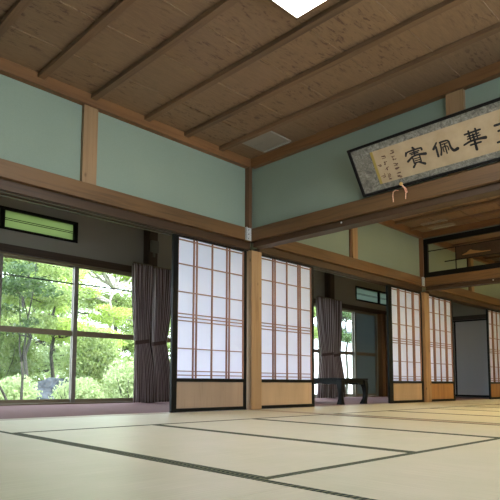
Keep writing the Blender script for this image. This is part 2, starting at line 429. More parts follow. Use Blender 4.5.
# ================================================================== SHOJI
def make_shoji(label, group, panel='koshi', W=.985, sl=.040):
    r = empty('shoji_screen', (0, 0, 0), label=label, cat='sliding screen', group=group)
    h = W / 2; sw = .040; T = .015
    zb = .003; zt = 1.694
    for s in (-1, 1):
        a, b_ = (-h, -h + sl) if s < 0 else (h - sw, h)
        bobj('stile', [(a, b_, -T, T, zb, zt)], M['lacquer'], r, .002)
    i0, i1 = -h + sl, h - sw
    bobj('top_rail', [(i0, i1, -T, T, zt - .012, zt)], M['lacquer'], r, .001)
    bobj('middle_rail', [(i0, i1, -T, T, .288, .322)], M['lacquer'], r, .002)
    bobj('bottom_rail', [(i0, i1, -T, T, zb, .038)], M['lacquer'], r, .002)
    bobj('skirting_board', [(i0, i1, -.004, .006, .038, .288)], M[panel], r)
    bobj('paper', [(i0, i1, .0095, .0105, .322, zt - .012)], M['paper'], r)
    bx = []; b = .0042; w = i1 - i0
    for u in (.25, .5, .75):
        if u == .5: cs = [i0 + w * u]
        else: cs = [i0 + w * u - .019, i0 + w * u + .019]
        for c in cs: bx.append((c - b, c + b, -.011, .0094, .3225, zt - .0125))
    for z in (.351, .389, .605, .871, .905, .938, 1.149, 1.419, 1.657):
        bx.append((i0, i1, -.0105, .009, z - b, z + b))
    bx += [(i0, i0 + .006, -.0108, .0093, .3225, zt - .0125), (i1 - .006, i1, -.0108, .0093, .3225, zt - .0125)]
    bobj('lattice', bx, M['kumiko'], r)
    return r
YF, YR = .047, .093
gf = 'paper screens along the veranda'
s0 = make_shoji('paper screen left of the corner post, beside the near curtain', gf, 'koshi1', W=1.005, sl=.062)
s0.location = (-.5225, YF, 0)
s2 = make_shoji('paper screen right of the corner post, between post and low black table', gf, W=.985)
s2.location = (.665, YF, 0)
s3 = make_shoji('paper screen left of the farther post, with pale skirting board', gf, W=1.02, sl=.105)
s3.location = (3.42, YF, 0)
s4 = make_shoji('paper screen right of the farther post, with orange grained skirting board', gf, 'koshi2', .94)
s4.location = (4.57, YF, 0)
dup(s4, (7.02, YF, 0), label='paper screen cut off by the right edge, beyond the grey sliding door')

# grey sliding door closing the end of the veranda
r = empty('sliding_door', (7.60, .14, 0), label='plain grey paper sliding door with black frame closing the veranda end', cat='sliding door')
t = NT('grey door paper'); t.base((.36, .355, .36)); t.set(.85, .2); M['greypaper'] = t.m
for k in range(2):
    d = bobj('door_leaf', [(0 + .02 * k, .02 + .02 * k, .035 + .95 * k, .95 + .95 * k, .05, 1.60)], M['greypaper'], r)
    bobj('door_frame', [(-.004 + .02 * k, .024 + .02 * k, .0 + .95 * k, .035 + .95 * k, .01, 1.63), (-.004 + .02 * k, .024 + .02 * k, .95 + .95 * k, .985 + .95 * k, .01, 1.63),
                        (-.004 + .02 * k, .024 + .02 * k, .035 + .95 * k, .95 + .95 * k, .01, .05), (-.004 + .02 * k, .024 + .02 * k, .035 + .95 * k, .95 + .95 * k, 1.60, 1.63)], M['black'], d)
st('trim_40', [(7.56, 7.70, .146, 2.0, 1.632, 1.72)], M['darkwood'])
st('wall_veranda_end', [(7.60, 7.70, .146, YO - .021, 1.721, 2.599)], M['gplaster'])

# ================================================================== RANMA (transom over second partition)
r = empty('transom_panel', (3.91, -.02, 1.925), label='black framed openwork transom above the second beam with thin bars and carved brown panel', cat='transom')
L = 1.92
bobj('frame', [(0, .05, -.07, -.0, 0, .605), (0, .05, -L, -L + .07, 0, .605), (0, .05, -L + .07, -.07, 0, .075), (0, .05, -L + .07, -.07, .525, .605)], M['black'], r, .002)
bobj('bar', [(.018, .030, -L + .07, -.07, .405, .417)], M['black'], r)
bobj('bar', [(.018, .030, -L + .34, -.33, .206, .218)], M['black'], r)
for yy in (-.50, -.665, -L + .50, -L + .665):
    bobj('bar', [(.019, .029, yy - .006, yy + .006, .076, .404 if abs(yy + .50) < .01 or abs(yy + L - .50) < .01 else .205)], M['black'], r)
pn = bobj('panel', [(.020, .028, -L + .51, -.508, .219, .404)], M['darkwood'], r, label='dark brown carved centre board')
bm = bmesh.new()
def relief(pts, x, th):
    f = [bm.verts.new((x, a, b)) for a, b in pts]; g = [bm.verts.new((x - th, a, b)) for a, b in pts]
    bm.faces.new(f); bm.faces.new(g[::-1]); n = len(pts)
    for i in range(n): bm.faces.new((f[i], f[(i + 1) % n], g[(i + 1) % n], g[i]))
relief([(-.60, .275), (-.66, .295), (-.69, .318), (-.72, .335), (-.75, .318), (-.80, .305), (-.88, .285), (-1.0, .278), (-1.0, .268), (-.60, .265)], .020, .004)
obj('carving', bm, wood('gilt carving', (.42, .24, .09), None, 1), pn, label='lighter gilt mountain carving')

# ================================================================== LOW TABLE
r = empty('low_table', (2.25, .74, 0), label='low black lacquered table with curved legs standing on the veranda carpet', cat='table')
hx, hy = .325, .57
bobj('table_top', [(-hx, hx, -hy, hy, .325, .350)], M['lacquer'], r, .006)
def apron(sx0, sx1, y, axis):
    bm = bmesh.new(); n = 24; top = []; bot = []
    for i in range(n + 1):
        u = i / n; x = sx0 + (sx1 - sx0) * u
        d = .040 + .028 * (abs(2 * u - 1) ** 3) + (.045 * max(0, 1 - abs(u - .5) / .10))*0 + .020 * math.exp(-((abs(u - .5) - .30) / .06) ** 2)
        top.append(x); bot.append(.325 - d)
    for th in (0,):
        pass
    rows = []
    for s in (-.008, .008):
        a = []; b = []
        for x, z in zip(top, bot):
            p = (x, y + s) if axis == 'x' else (y + s, x)
            a.append(bm.verts.new((*p, .325))); b.append(bm.verts.new((*p, z)))
        rows.append((a, b))
    (a0, b0), (a1, b1) = rows
    for i in range(n):
        bm.faces.new((a0[i], a0[i + 1], b0[i + 1], b0[i])); bm.faces.new((a1[i], b1[i], b1[i + 1], a1[i + 1]))
        bm.faces.new((b0[i], b0[i + 1], b1[i + 1], b1[i])); bm.faces.new((a0[i], a1[i], a1[i + 1], a0[i + 1]))
    bm.faces.new((a0[0], b0[0], b1[0], a1[0])); bm.faces.new((a0[n], a1[n], b1[n], b0[n]))
    return bm
for y in (-hy + .03, hy - .03): obj('apron', apron(-hx + .04, hx - .04, y, 'x'), M['lacquer'], r)
for x in (-hx + .03, hx - .03): obj('apron', apron(-hy + .04, hy - .04, x, 'y'), M['lacquer'], r)
for sx in (-1, 1):
    for sy in (-1, 1):
        bm = bmesh.new(); cx, cy = sx * (hx - .045), sy * (hy - .045)
        prof = [(.325, .040, .0), (.27, .040, .006), (.22, .034, .014), (.15, .027, .016), (.08, .026, .010), (.035, .033, .0), (.0, .040, -.006)]
        rings = []
        for z, hw, off in prof:
            ox, oy = cx + sx * off, cy + sy * off
            rings.append([bm.verts.new((ox + a * hw, oy + b * hw, z)) for a, b in ((-1, -1), (1, -1), (1, 1), (-1, 1))])
        for i in range(len(rings) - 1):
            for k in range(4): bm.faces.new((rings[i][k], rings[i][(k + 1) % 4], rings[i + 1][(k + 1) % 4], rings[i + 1][k]))
        bm.faces.new(rings[0]); bm.faces.new(rings[-1][::-1])
        obj('leg', bm, M['lacquer'], r, .005)

# ================================================================== CURTAINS
def curtain(xa, xb, ta, tb, ba, bb, y, label, folds=7, zt=1.825, zb=.012, tie=.80, seed=0):
    """top xa..xb, tied ta..tb, bottom ba..bb"""
    rnd = random.Random(seed); cx = (xa + xb) / 2
    r = empty('curtain', (cx, y, 0), label=label, cat='curtain', group='striped curtains tied to the veranda pillars')
    bm = bmesh.new(); uvl = bm.loops.layers.uv.new('UVMap'); NS, NZ = folds * 10, 48; grid = []
    ph = [rnd.uniform(-.5, .5) for _ in range(folds + 2)]
    for j in range(NZ + 1):
        z = zb + (zt - zb) * j / NZ
        if z > tie:
            q = ((z - tie) / (zt - tie)); s = 1 - (1 - q) ** 2.2
            l, rr = ta + (xa - ta) * s, tb + (xb - tb) * s
        else:
            q = (tie - z) / (tie - zb); s = 1 - (1 - q) ** 1.8
            l, rr = ta + (ba - ta) * s, tb + (bb - tb) * s
        amp = .030 * (.55 + .45 * abs(z - tie) / .9)
        row = []
        for i in range(NS + 1):
            u = i / NS; a = 2 * math.pi * (folds * u + .12 * math.sin(5 * u + z * 1.3)) + .3 * math.sin(z * 2.2)
            yy = amp * math.sin(a) + .004 * math.sin(a * 3 + z * 3)
            row.append((bm.verts.new((l + (rr - l) * u + .006 * math.cos(a) - cx, yy, z)), u, z))
        grid.append(row)
    for j in range(NZ):
        for i in range(NS):
            q = (grid[j][i], grid[j][i + 1], grid[j + 1][i + 1], grid[j + 1][i])
            f = bm.faces.new([a[0] for a in q]); f.smooth = True
            for lp, a in zip(f.loops, q): lp[uvl].uv = (a[1] * 1.0, a[2] * .5)
    o = obj('cloth', bm, M['curtain'], r); so = o.modifiers.new('thick', 'SOLIDIFY'); so.thickness = .004
    bm = bmesh.new()
    tcx, tw = (ta + tb) / 2 - cx, (tb - ta) / 2 + .010
    n = 28; ri = []
    for k in range(n):
        a = 2 * math.pi * k / n
        c, s_ = math.cos(a), math.sin(a)
        ri.append([bm.verts.new((tcx + tw * c * m, (.036 * s_) * m, tie + dz + .02 * c)) for m, dz in ((1, -.025), (1, .025), (.96, .025), (.96, -.025))])
    for k in range(n):
        p, q = ri[k], ri[(k + 1) % n]
        for i in range(4): bm.faces.new((p[i], q[i], q[(i + 1) % 4], p[(i + 1) % 4]))
    obj('tieback', bm, M['curtain'], r)
    bm = bmesh.new()
    tube(bm, [(xa - cx + .01, .0, zt + .012), (xb - cx - .01, .0, zt + .012)], .009, 8)
    for k in range(6):
        x = xa - cx + .02 + (xb - xa - .04) * k / 5
        box(bm, x - .003, x + .003, -.003, .003, zt - .02, zt + .01)
    obj('rail', bm, M['alub'], r)
curtain(-.19, .125, -.13, .09, -.13, .20, 1.93, 'mauve striped curtain tied back at the left of the near veranda pillar', 6, seed=1)
curtain(.16, .50, .16, .40, .235, .515, 1.955, 'mauve striped curtain tied back at the right of the near veranda pillar', 6, seed=2)
curtain(3.80, 4.24, 3.93, 4.28, 3.80, 4.30, 1.93, 'mauve striped curtain tied back behind the low black table, left half', 7, seed=3)
curtain(4.26, 4.60, 4.29, 4.54, 4.32, 4.68, 1.955, 'mauve striped curtain tied back beside the grey glass door, right half', 6, seed=4)

# grey box on near veranda pillar
r = empty('junction_box', (.19, 2.0, 2.12), label='small grey electrical box with conduit on the near veranda pillar', cat='electrical box')
bobj('box_body', [(-.06, .06, -.045, -.002, -.08, .08)], M['greyp'], r, .006)
bobj('conduit', [(-.015, .015, -.025, -.003, -.14, -.081)], M['greyp'], r, .003)

# ================================================================== METAL CORNER COVERS, PINS, HOOK
def cover(x, y, label):
    r = empty('corner_cover', (x, y, 1.852), label=label, cat='metal fitting', group='metal corner covers on the beams')
    bobj('plate', [(-.075, .012, -.010, -.002, -.068, .068)], M['silver'], r, .001)
    bobj('plate', [(-.075, -.067, -.030, -.0101, -.068, .068)], M['silver'], r, .001)
    bm = bmesh.new()
    bm.free()
    for dz in (-.045, .045, 0):
        bm = bmesh.new(); tube(bm, [(-.030, -.0101, dz), (-.030, -.014, dz)], .006, 8)
        obj('screw', bm, M['alud'], r)
cover(-.052, -.0415, 'silver metal cover where the two near beams meet at the corner post')
cover(3.873, -.0415, 'pale metal cover where beams meet at the farther post')
for (x, y, z, l) in ((-.0005, -1.155, 1.762, 'tiny white pin on the near beam, left of the tablet'), (3.9295, -1.04, 1.762, 'tiny white pin on the farther beam near the right edge')):
    bm = bmesh.new(); tube(bm, [(x, y, z), (x - .006, y, z), (x - .012, y, z)], [.004, .009, .006], 10)
    obj('push_pin', bm, M['white'], label=l, cat='pin', group='white pins in the beams')

# ================================================================== CALLIGRAPHY TABLET
TL_, TH = 1.78, .430
t = NT('tan calligraphy paper'); n = t.noise(t.coord((1, 1, 1)), 7, 4, .6)
t.base(t.ramp(n, [(.3, (.33, .24, .15)), (.7, (.42, .315, .205))])); t.set(.8, .2); M['tan'] = t.m
t = NT('mottled grey mount'); n = t.noise(t.coord((1, 1, 1)), 24, 5, .75, 1.5); t.base(t.ramp(n, [(.35, (.085, .078, .066)), (.52, (.175, .162, .138)), (.68, (.29, .275, .24))])); t.set(.7, .3); M['mount'] = t.m
t = NT('old gold paper strip'); t.base((.30, .22, .06)); t.set(.6, .3); M['gold'] = t.m
t = NT('ink'); t.base((.012, .011, .013)); t.set(.6, .3); M['ink'] = t.m
t = NT('faded brown ink'); t.base((.10, .05, .035)); t.set(.7, .3); M['inkb'] = t.m
ang = math.atan2(.25, .35)
r = empty('calligraphy_tablet', (-.052, -1.42, 1.9265), label='long framed calligraphy tablet leaning out from the beam with large black characters', cat='framed calligraphy')
# local: X = out of the picture face (towards the room, down), Y = -u, Z = v
r.rotation_euler = (0, -ang, 0)
def tb(u0, u1, v0, v1, d0, d1): return (-d1, -d0, -u1, -u0, v0, v1)
f = .022
bobj('frame', [tb(0, TL_, 0, f, -.012, .012), tb(0, TL_, TH - f, TH, -.012, .012), tb(0, f, f, TH - f, -.012, .012), tb(TL_ - f, TL_, f, TH - f, -.012, .012)], M['black'], r, .002)
bobj('mount', [tb(f, TL_ - f, f, TH - f, -.010, -.002)], M['mount'], r)
pp = bobj('paper', [tb(.188, TL_ - .188, .070, .352, -.0015, .0005)], M['tan'], r)
bobj('edge_strip', [tb(.188, .212, .070, .352, .0006, .0012)], M['gold'], pp, label='dull gold strip at the paper edge')
bobj('backing_board', [tb(f, TL_ - f, f, TH - f, -.012, -.0105)], M['darkwood'], r)
def stroke(bm, pts, w, d=.0010):
    """brush stroke as a flat ribbon with rounded ends lying on the paper; w list or number"""
    P = [Vector((p[0], p[1])) for p in pts]
    ws = list(w) if isinstance(w, (list, tuple)) else [w] * len(P)
    # resample
    Q = []; W = []
    for i in range(len(P) - 1):
        for k in range(4):
            s = k / 4; Q.append(P[i].lerp(P[i + 1], s)); W.append(ws[i] * (1 - s) + ws[i + 1] * s)
    Q.append(P[-1]); W.append(ws[-1])
    for _ in range(2):
        Q = [Q[0]] + [(Q[i - 1] + Q[i] * 2 + Q[i + 1]) / 4 for i in range(1, len(Q) - 1)] + [Q[-1]]
    Lf, Rt = [], []
    for i, q in enumerate(Q):
        tg = (Q[min(i + 1, len(Q) - 1)] - Q[max(i - 1, 0)]); tg = tg.normalized() if tg.length > 0 else Vector((1, 0)); nn = Vector((-tg.y, tg.x)) * W[i] / 2
        Lf.append(q + nn); Rt.append(q - nn)
    ring = Lf + Rt[::-1]
    top = [bm.verts.new((-(d + .0006), -p.x, p.y)) for p in ring]
    n = len(Lf)
    for i in range(n - 1):
        bm.faces.new((top[i], top[i + 1], top[2 * n - 2 - i], top[2 * n - 1 - i]))
    for e, k in ((Q[0], W[0]), (Q[-1], W[-1])):
        c = [bm.verts.new((-(d + .0007), -(e.x + k / 2 * math.cos(a)), e.y + k / 2 * math.sin(a))) for a in [math.pi * j / 5 for j in range(10)]]
        bm.faces.new(c)
def glyph(strokes, u0, v0, w, h, wd):
    bm = bmesh.new()
    for s in strokes:
        pts, k = s
        stroke(bm, [(u0 + x * w, v0 + y * h) for x, y in pts], [wd * q for q in k] if isinstance(k, (list, tuple)) else wd * k)
    o = obj('character', bm, M['ink'], pp)
    return o
HIN = [([(.46, 1.02), (.52, .92)], 1.2), ([(.08, .78), (.12, .88), (.88, .90), (.86, .78)], [.8, .9, .9, 1.1]), ([(.08, .86), (.03, .70)], 1),
       ([(.25, .76), (.72, .78)], .7), ([(.48, .84), (.46, .60)], .8), ([(.30, .68), (.66, .70)], .7),
       ([(.10, .42), (.30, .56), (.60, .60), (.98, .52)], [.8, .8, 1.1, 1.6]), ([(.32, .56), (.05, .38)], [1, 1.2]),
       ([(.32, .50), (.32, .20)], .8), ([(.68, .52), (.68, .20)], .8), ([(.32, .42), (.68, .42)], .6), ([(.32, .31), (.68, .31)], .6), ([(.32, .20), (.68, .20)], .8),
       ([(.40, .18), (.24, .0)], [.9, 1.2]), ([(.58, .18), (.82, .02)], [.9, 1.4])]
HAI = [([(.20, .98), (.0, .62)], [.8, 1.3]), ([(.13, .72), (.12, .06)], [1.0, 1.1]), ([(.36, .92), (.34, .45), (.26, .10)], [.8, .8, 1.]),
       ([(.34, .92), (.74, .94), (.74, .42), (.84, .12), (1.02, .20)], [.9, .9, 1., 1.5, 1.6]), ([(.42, .76), (.66, .77)], .6),
       ([(.42, .58), (.42, .26)], .6), ([(.42, .58), (.64, .58), (.64, .28)], .6), ([(.53, .72), (.53, .10)], .7)]
KA = [([(.14, .90), (.86, .93)], .9), ([(.34, 1.02), (.34, .80)], .9), ([(.66, 1.04), (.66, .82)], .9), ([(.24, .76), (.76, .78)], .7),
      ([(.34, .74), (.34, .54)], .7), ([(.66, .76), (.66, .56)], .7), ([(.22, .64), (.80, .66)], .7), ([(.0, .40), (.30, .50), (.70, .50), (1.0, .46)], [.9, 1., 1.1, 1.6]),
      ([(.28, .30), (.76, .31)], .9), ([(.50, .80), (.50, .0)], [.9, 1.3])]
GYOKU = [([(.05, .92), (.95, .94)], 1.1), ([(.14, .62), (.86, .64)], 1), ([(.5, .92), (.5, .12)], 1), ([(.0, .10), (.5, .14), (1., .08)], [1, 1, 1.6]), ([(.68, .40), (.80, .28)], 1.3)]
glyph(HIN, .470, .130, .165, .150, .0150)
glyph(HAI, .700, .150, .170, .115, .0155)
glyph(KA, .925, .125, .155, .145, .0155)
glyph(GYOKU, 1.150, .115, .16, .150, .0155)
# small inscription columns
rnd = random.Random(5)
for (u, vs, sz) in ((.375, (.300, .250, .200, .152, .108, .080), .034), (.293, (.282, .232, .180, .130, .100), .031), (.240, (.232, .135), .034)):
    for k, v in enumerate(vs):
        bm = bmesh.new()
        for j in range(5):
            a = rnd.uniform(-1, 1) * sz * .45; b = rnd.uniform(-1, 1) * sz * .45
            hz = rnd.random() < .55; l = sz * rnd.uniform(.3, .55)
            p = [(u + a - (l if hz else 0) / 1, v + b), (u + a + (l if hz else .002), v + b - (0 if hz else l))]
            p = [(min(max(q[0], u - sz * .5), u + sz * .5), min(max(q[1], v - sz * .5), v + sz * .5)) for q in p]
            stroke(bm, p, .0055)
        obj('small_character', bm, M['inkb'], pp, label='small faded signature character')

# cord hook under the tablet
t = NT('faded red cord'); n = t.noise(t.coord((1, 1, 1)), 60, 2); t.base(t.ramp(n, [(.4, (.55, .20, .12)), (.6, (.75, .45, .32))])); t.set(.7, .3); M['cord'] = t.m
t = NT('brass hook'); t.base((.6, .38, .14)); t.set(.35, .5, .7); M['brass'] = t.m
r = empty('tablet_hook', (-.062, -1.775, 1.86), label='small brass hook with faded red cord holding the tablet on the beam', cat='hook')
bm = bmesh.new()
tube(bm, [(-.004, .065, -.050), (-.006, .068, .005), (-.014, .060, .030), (-.024, .035, .040), (-.020, .010, .032)], .0042, 6)
tube(bm, [(-.004, -.045, -.050), (-.008, -.050, .0), (-.018, -.045, .035), (-.028, -.030, .062)], .0042, 6)
tube(bm, [(-.026, -.026, .068), (-.014, -.055, .030), (-.005, -.060, .0)], .006, 6)
obj('cord', bm, M['cord'], r)
bm = bmesh.new(); bmesh.ops.create_icosphere(bm, subdivisions=2, radius=.016)
bmesh.ops.translate(bm, verts=bm.verts, vec=(-.030, -.022, .078))
for fc in bm.faces: fc.smooth = True
obj('hook_knob', bm, M['brass'], r)

# ================================================================== CEILING LIGHTS AND VENTS
t = NT('lit diffuser'); t.n.remove(t.b); e = t.add('ShaderNodeEmission'); e.inputs[0].default_value = (1, .98, .94, 1); e.inputs[1].default_value = 8.0
t.l.new(e.outputs[0], t.out.inputs[0]); M['lamp'] = t.m
t = NT('lit warm diffuser'); t.n.remove(t.b); e = t.add('ShaderNodeEmission'); e.inputs[0].default_value = (1, .77, .37, 1); e.inputs[1].default_value = 42.0
t.l.new(e.outputs[0], t.out.inputs[0]); M['lampw'] = t.m
def lamp(x0, x1, y0, y1, z, m, label):
    cx, cy = (x0 + x1) / 2, (y0 + y1) / 2; a, b = (x1 - x0) / 2, (y1 - y0) / 2
    r = empty('ceiling_light', (cx, cy, z), label=label, cat='ceiling light')
    bobj('frame', [(-a, a, -b, -b + .02, -.045, .012), (-a, a, b - .02, b, -.045, .012), (-a, -a + .02, -b + .02, b - .02, -.045, .012), (a - .02, a, -b + .02, b - .02, -.045, .012)], M['batten'], r, .002)
    bobj('diffuser', [(-a + .0202, a - .0202, -b + .0202, b - .0202, -.043, .010)], m, r)
lamp(LX0, LX1, LY0, LY1, HC, M['lamp'], 'square white glowing ceiling light cut off by the top edge')
lamp(1.55, 2.25, -3.4, -2.7, HC - .052, M['lampw'], 'square warm ceiling light in the second room, out of the frame')
lamp(5.55, 6.25, -3.4, -2.7, HC - .052, M['lampw'], 'square warm ceiling light in the third room, out of the frame')
def vent(x, y, z, label):
    r = empty('ceiling_vent', (x, y, z), label=label, cat='air vent', group='square ceiling vents')
    h = .185
    bobj('frame', [(-h, h, -h, -h + .018, -.014, .002), (-h, h, h - .018, h, -.014, .002), (-h, -h + .018, -h + .018, h - .018, -.014, .002)], M['grille'], r, .002)
    bobj('frame', [(h - .018, h, -h + .0181, h - .0181, -.018, .002)], M['metal'], r, .002, label='bright metal edge')
    bx = []
    for k in range(15):
        p = -h + .024 + k * .0232
        bx.append((-h + .018, h - .018, p, p + .012, -.011, -.006))
    bx += [(-h + .018, h - .018, -h + .018, h - .018, -.003, -.001), (-.005, .005, -h + .018, h - .018, -.013, -.0115), (-h + .018, h - .018, -.005, .005, -.0135, -.0116)]
    bobj('grille', bx, M['grille'], r)
vent(-.275, -.455, HC, 'square metal vent in the near ceiling beside the corner')
vent(3.60, -.42, HC - .05, 'square metal vent in the second room ceiling beyond the near beam')

# ================================================================== GARDEN
GZ = -.45
st('ground', [(-30, 50, 2.3, 45, GZ - .3, GZ)], M['ground'])

def leaves_mesh(name, blobs, count, size, m, parent=None, seed=0, flat=.6):
    """blobs: (cx,cy,cz,rx,ry,rz); leaves scattered in the outer shell of every blob"""
    rg = np.random.default_rng(seed); vol = np.array([b[3] * b[4] * b[5] for b in blobs]) ** .67; pr = vol / vol.sum()
    bi = rg.choice(len(blobs), count, p=pr); B = np.array(blobs)[bi]
    d = rg.normal(size=(count, 3)); d /= np.linalg.norm(d, axis=1)[:, None]
    rad = rg.random(count) ** .35
    ctr = B[:, :3] + d * rad[:, None] * B[:, 3:]
    nrm = rg.normal(size=(count, 3)) * np.array([1, 1, 1]) ; nrm[:, 2] = nrm[:, 2] * .6 + flat * 1.5
    nrm /= np.linalg.norm(nrm, axis=1)[:, None]
    a = np.cross(nrm, rg.normal(size=(count, 3))); a /= np.linalg.norm(a, axis=1)[:, None]; b = np.cross(nrm, a)
    s = size * rg.uniform(.6, 1.35, count)[:, None]
    fold = nrm * s * .25
    V = np.empty((count, 4, 3)); V[:, 0] = ctr - a * s; V[:, 1] = ctr - b * s * .45 + fold * .5; V[:, 2] = ctr + a * s; V[:, 3] = ctr + b * s * .45 + fold * .5
    me = bpy.data.meshes.new(name); me.vertices.add(count * 4); me.vertices.foreach_set('co', V.reshape(-1))
    me.loops.add(count * 4); me.loops.foreach_set('vertex_index', np.arange(count * 4)); me.polygons.add(count)
    me.polygons.foreach_set('loop_start', np.arange(count) * 4); me.polygons.foreach_set('loop_total', np.full(count, 4)); me.update(); me.validate()
    me.materials.append(m); o = bpy.data.objects.new(name, me); link(o, parent); return o

def limb(bm, p, q, r0, r1, rnd, wig=.08, n=6):
    p = Vector(p); q = Vector(q); pts = []; rs = []
    for i in range(n + 1):
        t_ = i / n; v = p.lerp(q, t_)
        if 0 < i < n: v += Vector([rnd.uniform(-wig, wig) for _ in range(3)]) * (q - p).length * .5
        pts.append(v); rs.append(r0 * (1 - t_) + r1 * t_)
    tube(bm, pts, rs, 7); return pts

def tree(x, y, h, crown, n, size, lm, bark, label, trunk_r=.06, lean=(0, 0), seed=0, group='trees in the garden'):
    """crown: list of blobs relative to the base of the trunk"""
    rnd = random.Random(seed); r = empty('tree', (x, y, GZ), label=label, cat='tree', group=group)
    bm = bmesh.new(); top = Vector((lean[0], lean[1], h))
    tr = limb(bm, (0, 0, -.05), top, trunk_r, trunk_r * .45, rnd, .05, 8)
    for b in crown:
        c = Vector(b[:3]); s = min(tr, key=lambda v: (v - c).length + (2 if v.z > c.z + .2 else 0) * .5)
        limb(bm, s, c, trunk_r * .45, trunk_r * .12, rnd, .10, 5)
        for _ in range(2):
            e = c + Vector((rnd.uniform(-.7, .7) * b[3], rnd.uniform(-.7, .7) * b[4], rnd.uniform(-.2, .5) * b[5]))
            limb(bm, c, e, trunk_r * .15, trunk_r * .06, rnd, .12, 4)
    obj('trunk', bm, bark, r)
    lf = leaves_mesh('crown', crown, n, size, lm, r, seed)
    lf['kind'] = 'stuff'
    return r
def shrub(x, y, rx, ry, rz, n, size, lm, label, seed):
    r = empty('shrub', (x, y, GZ), label=label, cat='shrub', group='shrubs in the garden')
    bm = bmesh.new(); rnd = random.Random(seed)
    for k in range(6):
        limb(bm, (rnd.uniform(-.1, .1), rnd.uniform(-.1, .1), -.03), (rnd.uniform(-.6, .6) * rx, rnd.uniform(-.6, .6) * ry, rz * rnd.uniform(.7, 1.2)), .018, .006, rnd, .1, 4)
    obj('stem', bm, M['bark'], r)
    bl = [(rnd.uniform(-.45, .45) * rx, rnd.uniform(-.45, .45) * ry, rz * rnd.uniform(.6, 1.), rx * .62, ry * .62, rz * .62) for _ in range(7)]
    o = leaves_mesh('foliage', bl, n, size, lm, r, seed, .3); o['kind'] = 'stuff'; return r
def pads(spec, seed, k=1):
    rnd = random.Random(seed); out = []
    for (cx, cy, cz, sx, sy, n, rr) in spec:
        for _ in range(n):
            out.append((cx + rnd.uniform(-sx, sx), cy + rnd.uniform(-sy, sy), cz + rnd.uniform(-.18, .18), rr * rnd.uniform(.7, 1.3), rr * rnd.uniform(.7, 1.3), rr * rnd.uniform(.25, .45)))
    return out
def at(px, py, y):
    """world point seen at a pixel of the photograph on the plane at depth y (used only to plan where garden plants stand)"""
    return None
# slim dark forked tree close to the glass on the left
r = empty('tree', (-.28, 5.0, GZ), label='slender dark forked sapling close behind the left window', cat='tree', group='trees in the garden')
bm = bmesh.new()
tube(bm, [(0.02, 0, -.03), (0.0, 0, .4), (.01, 0, .8), (-.02, 0, 1.05)], [.028, .026, .022, .02], 8)
tube(bm, [(-.02, 0, 1.04), (-.07, 0, 1.3), (-.06, .02, 1.62), (-.10, 0, 2.2)], [.018, .015, .012, .006], 8)
tube(bm, [(-.02, 0, 1.04), (.02, 0, 1.3), (.07, .02, 1.8), (.16, 0, 2.4), (.2, .05, 3.0)], [.019, .017, .014, .009, .005], 8)
tube(bm, [(.07, .02, 1.8), (-.05, -.05, 2.1), (-.2, 0, 2.3)], [.01, .007, .004], 6)
obj('trunk', bm, M['bark'], r)
o = leaves_mesh('crown', pads([(-.15, 0, 2.35, .5, .5, 9, .28), (-.25, .1, 2.9, .5, .4, 6, .3), (-.2, 0, 1.75, .35, .3, 4, .18)], 3), 2600, .045, M['leaf_dark'], r, 3); o['kind'] = 'stuff'
r = empty('tree', (-.42, 5.2, GZ), label='curved thin dark stem leaning at the lower left window corner', cat='tree', group='trees in the garden')
bm = bmesh.new(); tube(bm, [(.13, 0, -.03), (.06, 0, .22), (-.08, 0, .5), (-.26, 0, .8), (-.36, 0, 1.3), (-.40, .1, 2.2)], [.027, .026, .022, .018, .012, .006], 8)
obj('trunk', bm, M['bark'], r)
o = leaves_mesh('crown', pads([(-.5, .1, 1.9, .35, .3, 6, .25)], 4), 900, .045, M['leaf_mid'], r, 4); o['kind'] = 'stuff'

tree(.9, 7.4, 3.4, pads([(-.2, 0, 3.4, 1.0, .6, 16, .5), (.2, 0, 2.7, .9, .6, 12, .42), (-.3, 0, 2.0, .8, .5, 10, .4)], 11), 11000, .045, M['leaf_mid'], M['bark'],
     'leafy green tree filling the left window pane', .05, (-.1, 0), 11)
tree(2.3, 8.9, 3.6, pads([(-.5, 0, 3.6, 1.0, .6, 14, .45), (-.4, .2, 2.8, .9, .6, 14, .42), (.2, 0, 2.0, .9, .6, 10, .42)], 12), 10000, .05, M['leaf_lime'], M['bark'],
     'bright lime green maple behind the middle of the window', .055, (-.2, 0), 12)
tree(4.1, 9.6, 3.4, pads([(.2, 0, 4.0, 1.1, .6, 14, .45), (-.5, 0, 3.3, .6, .5, 7, .34), (.6, 0, 2.6, .8, .6, 9, .42), (-.4, 0, 1.9, .6, .5, 8, .38)], 13), 10000, .045, M['leaf_lime'], M['barkp'],
     'pine with pale crooked branches seen through the right pane', .085, (.3, 0), 13)
tree(-.6, 8.9, 4.2, pads([(.3, 0, 4.0, 1.3, .7, 20, .55), (.5, 0, 3.0, .9, .6, 10, .45), (.6, 0, 2.0, .8, .6, 9, .45)], 14), 9000, .06, M['leaf_dark'], M['bark'],
     'dark evergreen in the top left window corner', .07, (.1, 0), 14)
tree(5.4, 11.2, 4.4, pads([(0, 0, 4.4, 1.6, .8, 20, .6), (-.3, 0, 3.2, 1.6, .8, 18, .55), (-.2, 0, 2.0, 1.6, .8, 18, .5)], 15), 11000, .065, M['leaf_mid'], M['bark'],
     'taller green tree behind the pine, right of the mullion', .09, (0, 0), 15)
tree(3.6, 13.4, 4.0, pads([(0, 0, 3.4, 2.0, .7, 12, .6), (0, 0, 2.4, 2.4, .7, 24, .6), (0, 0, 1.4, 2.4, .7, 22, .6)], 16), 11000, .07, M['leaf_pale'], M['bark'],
     'hazy pale green tree farthest back in the garden', .08, (0, 0), 16)
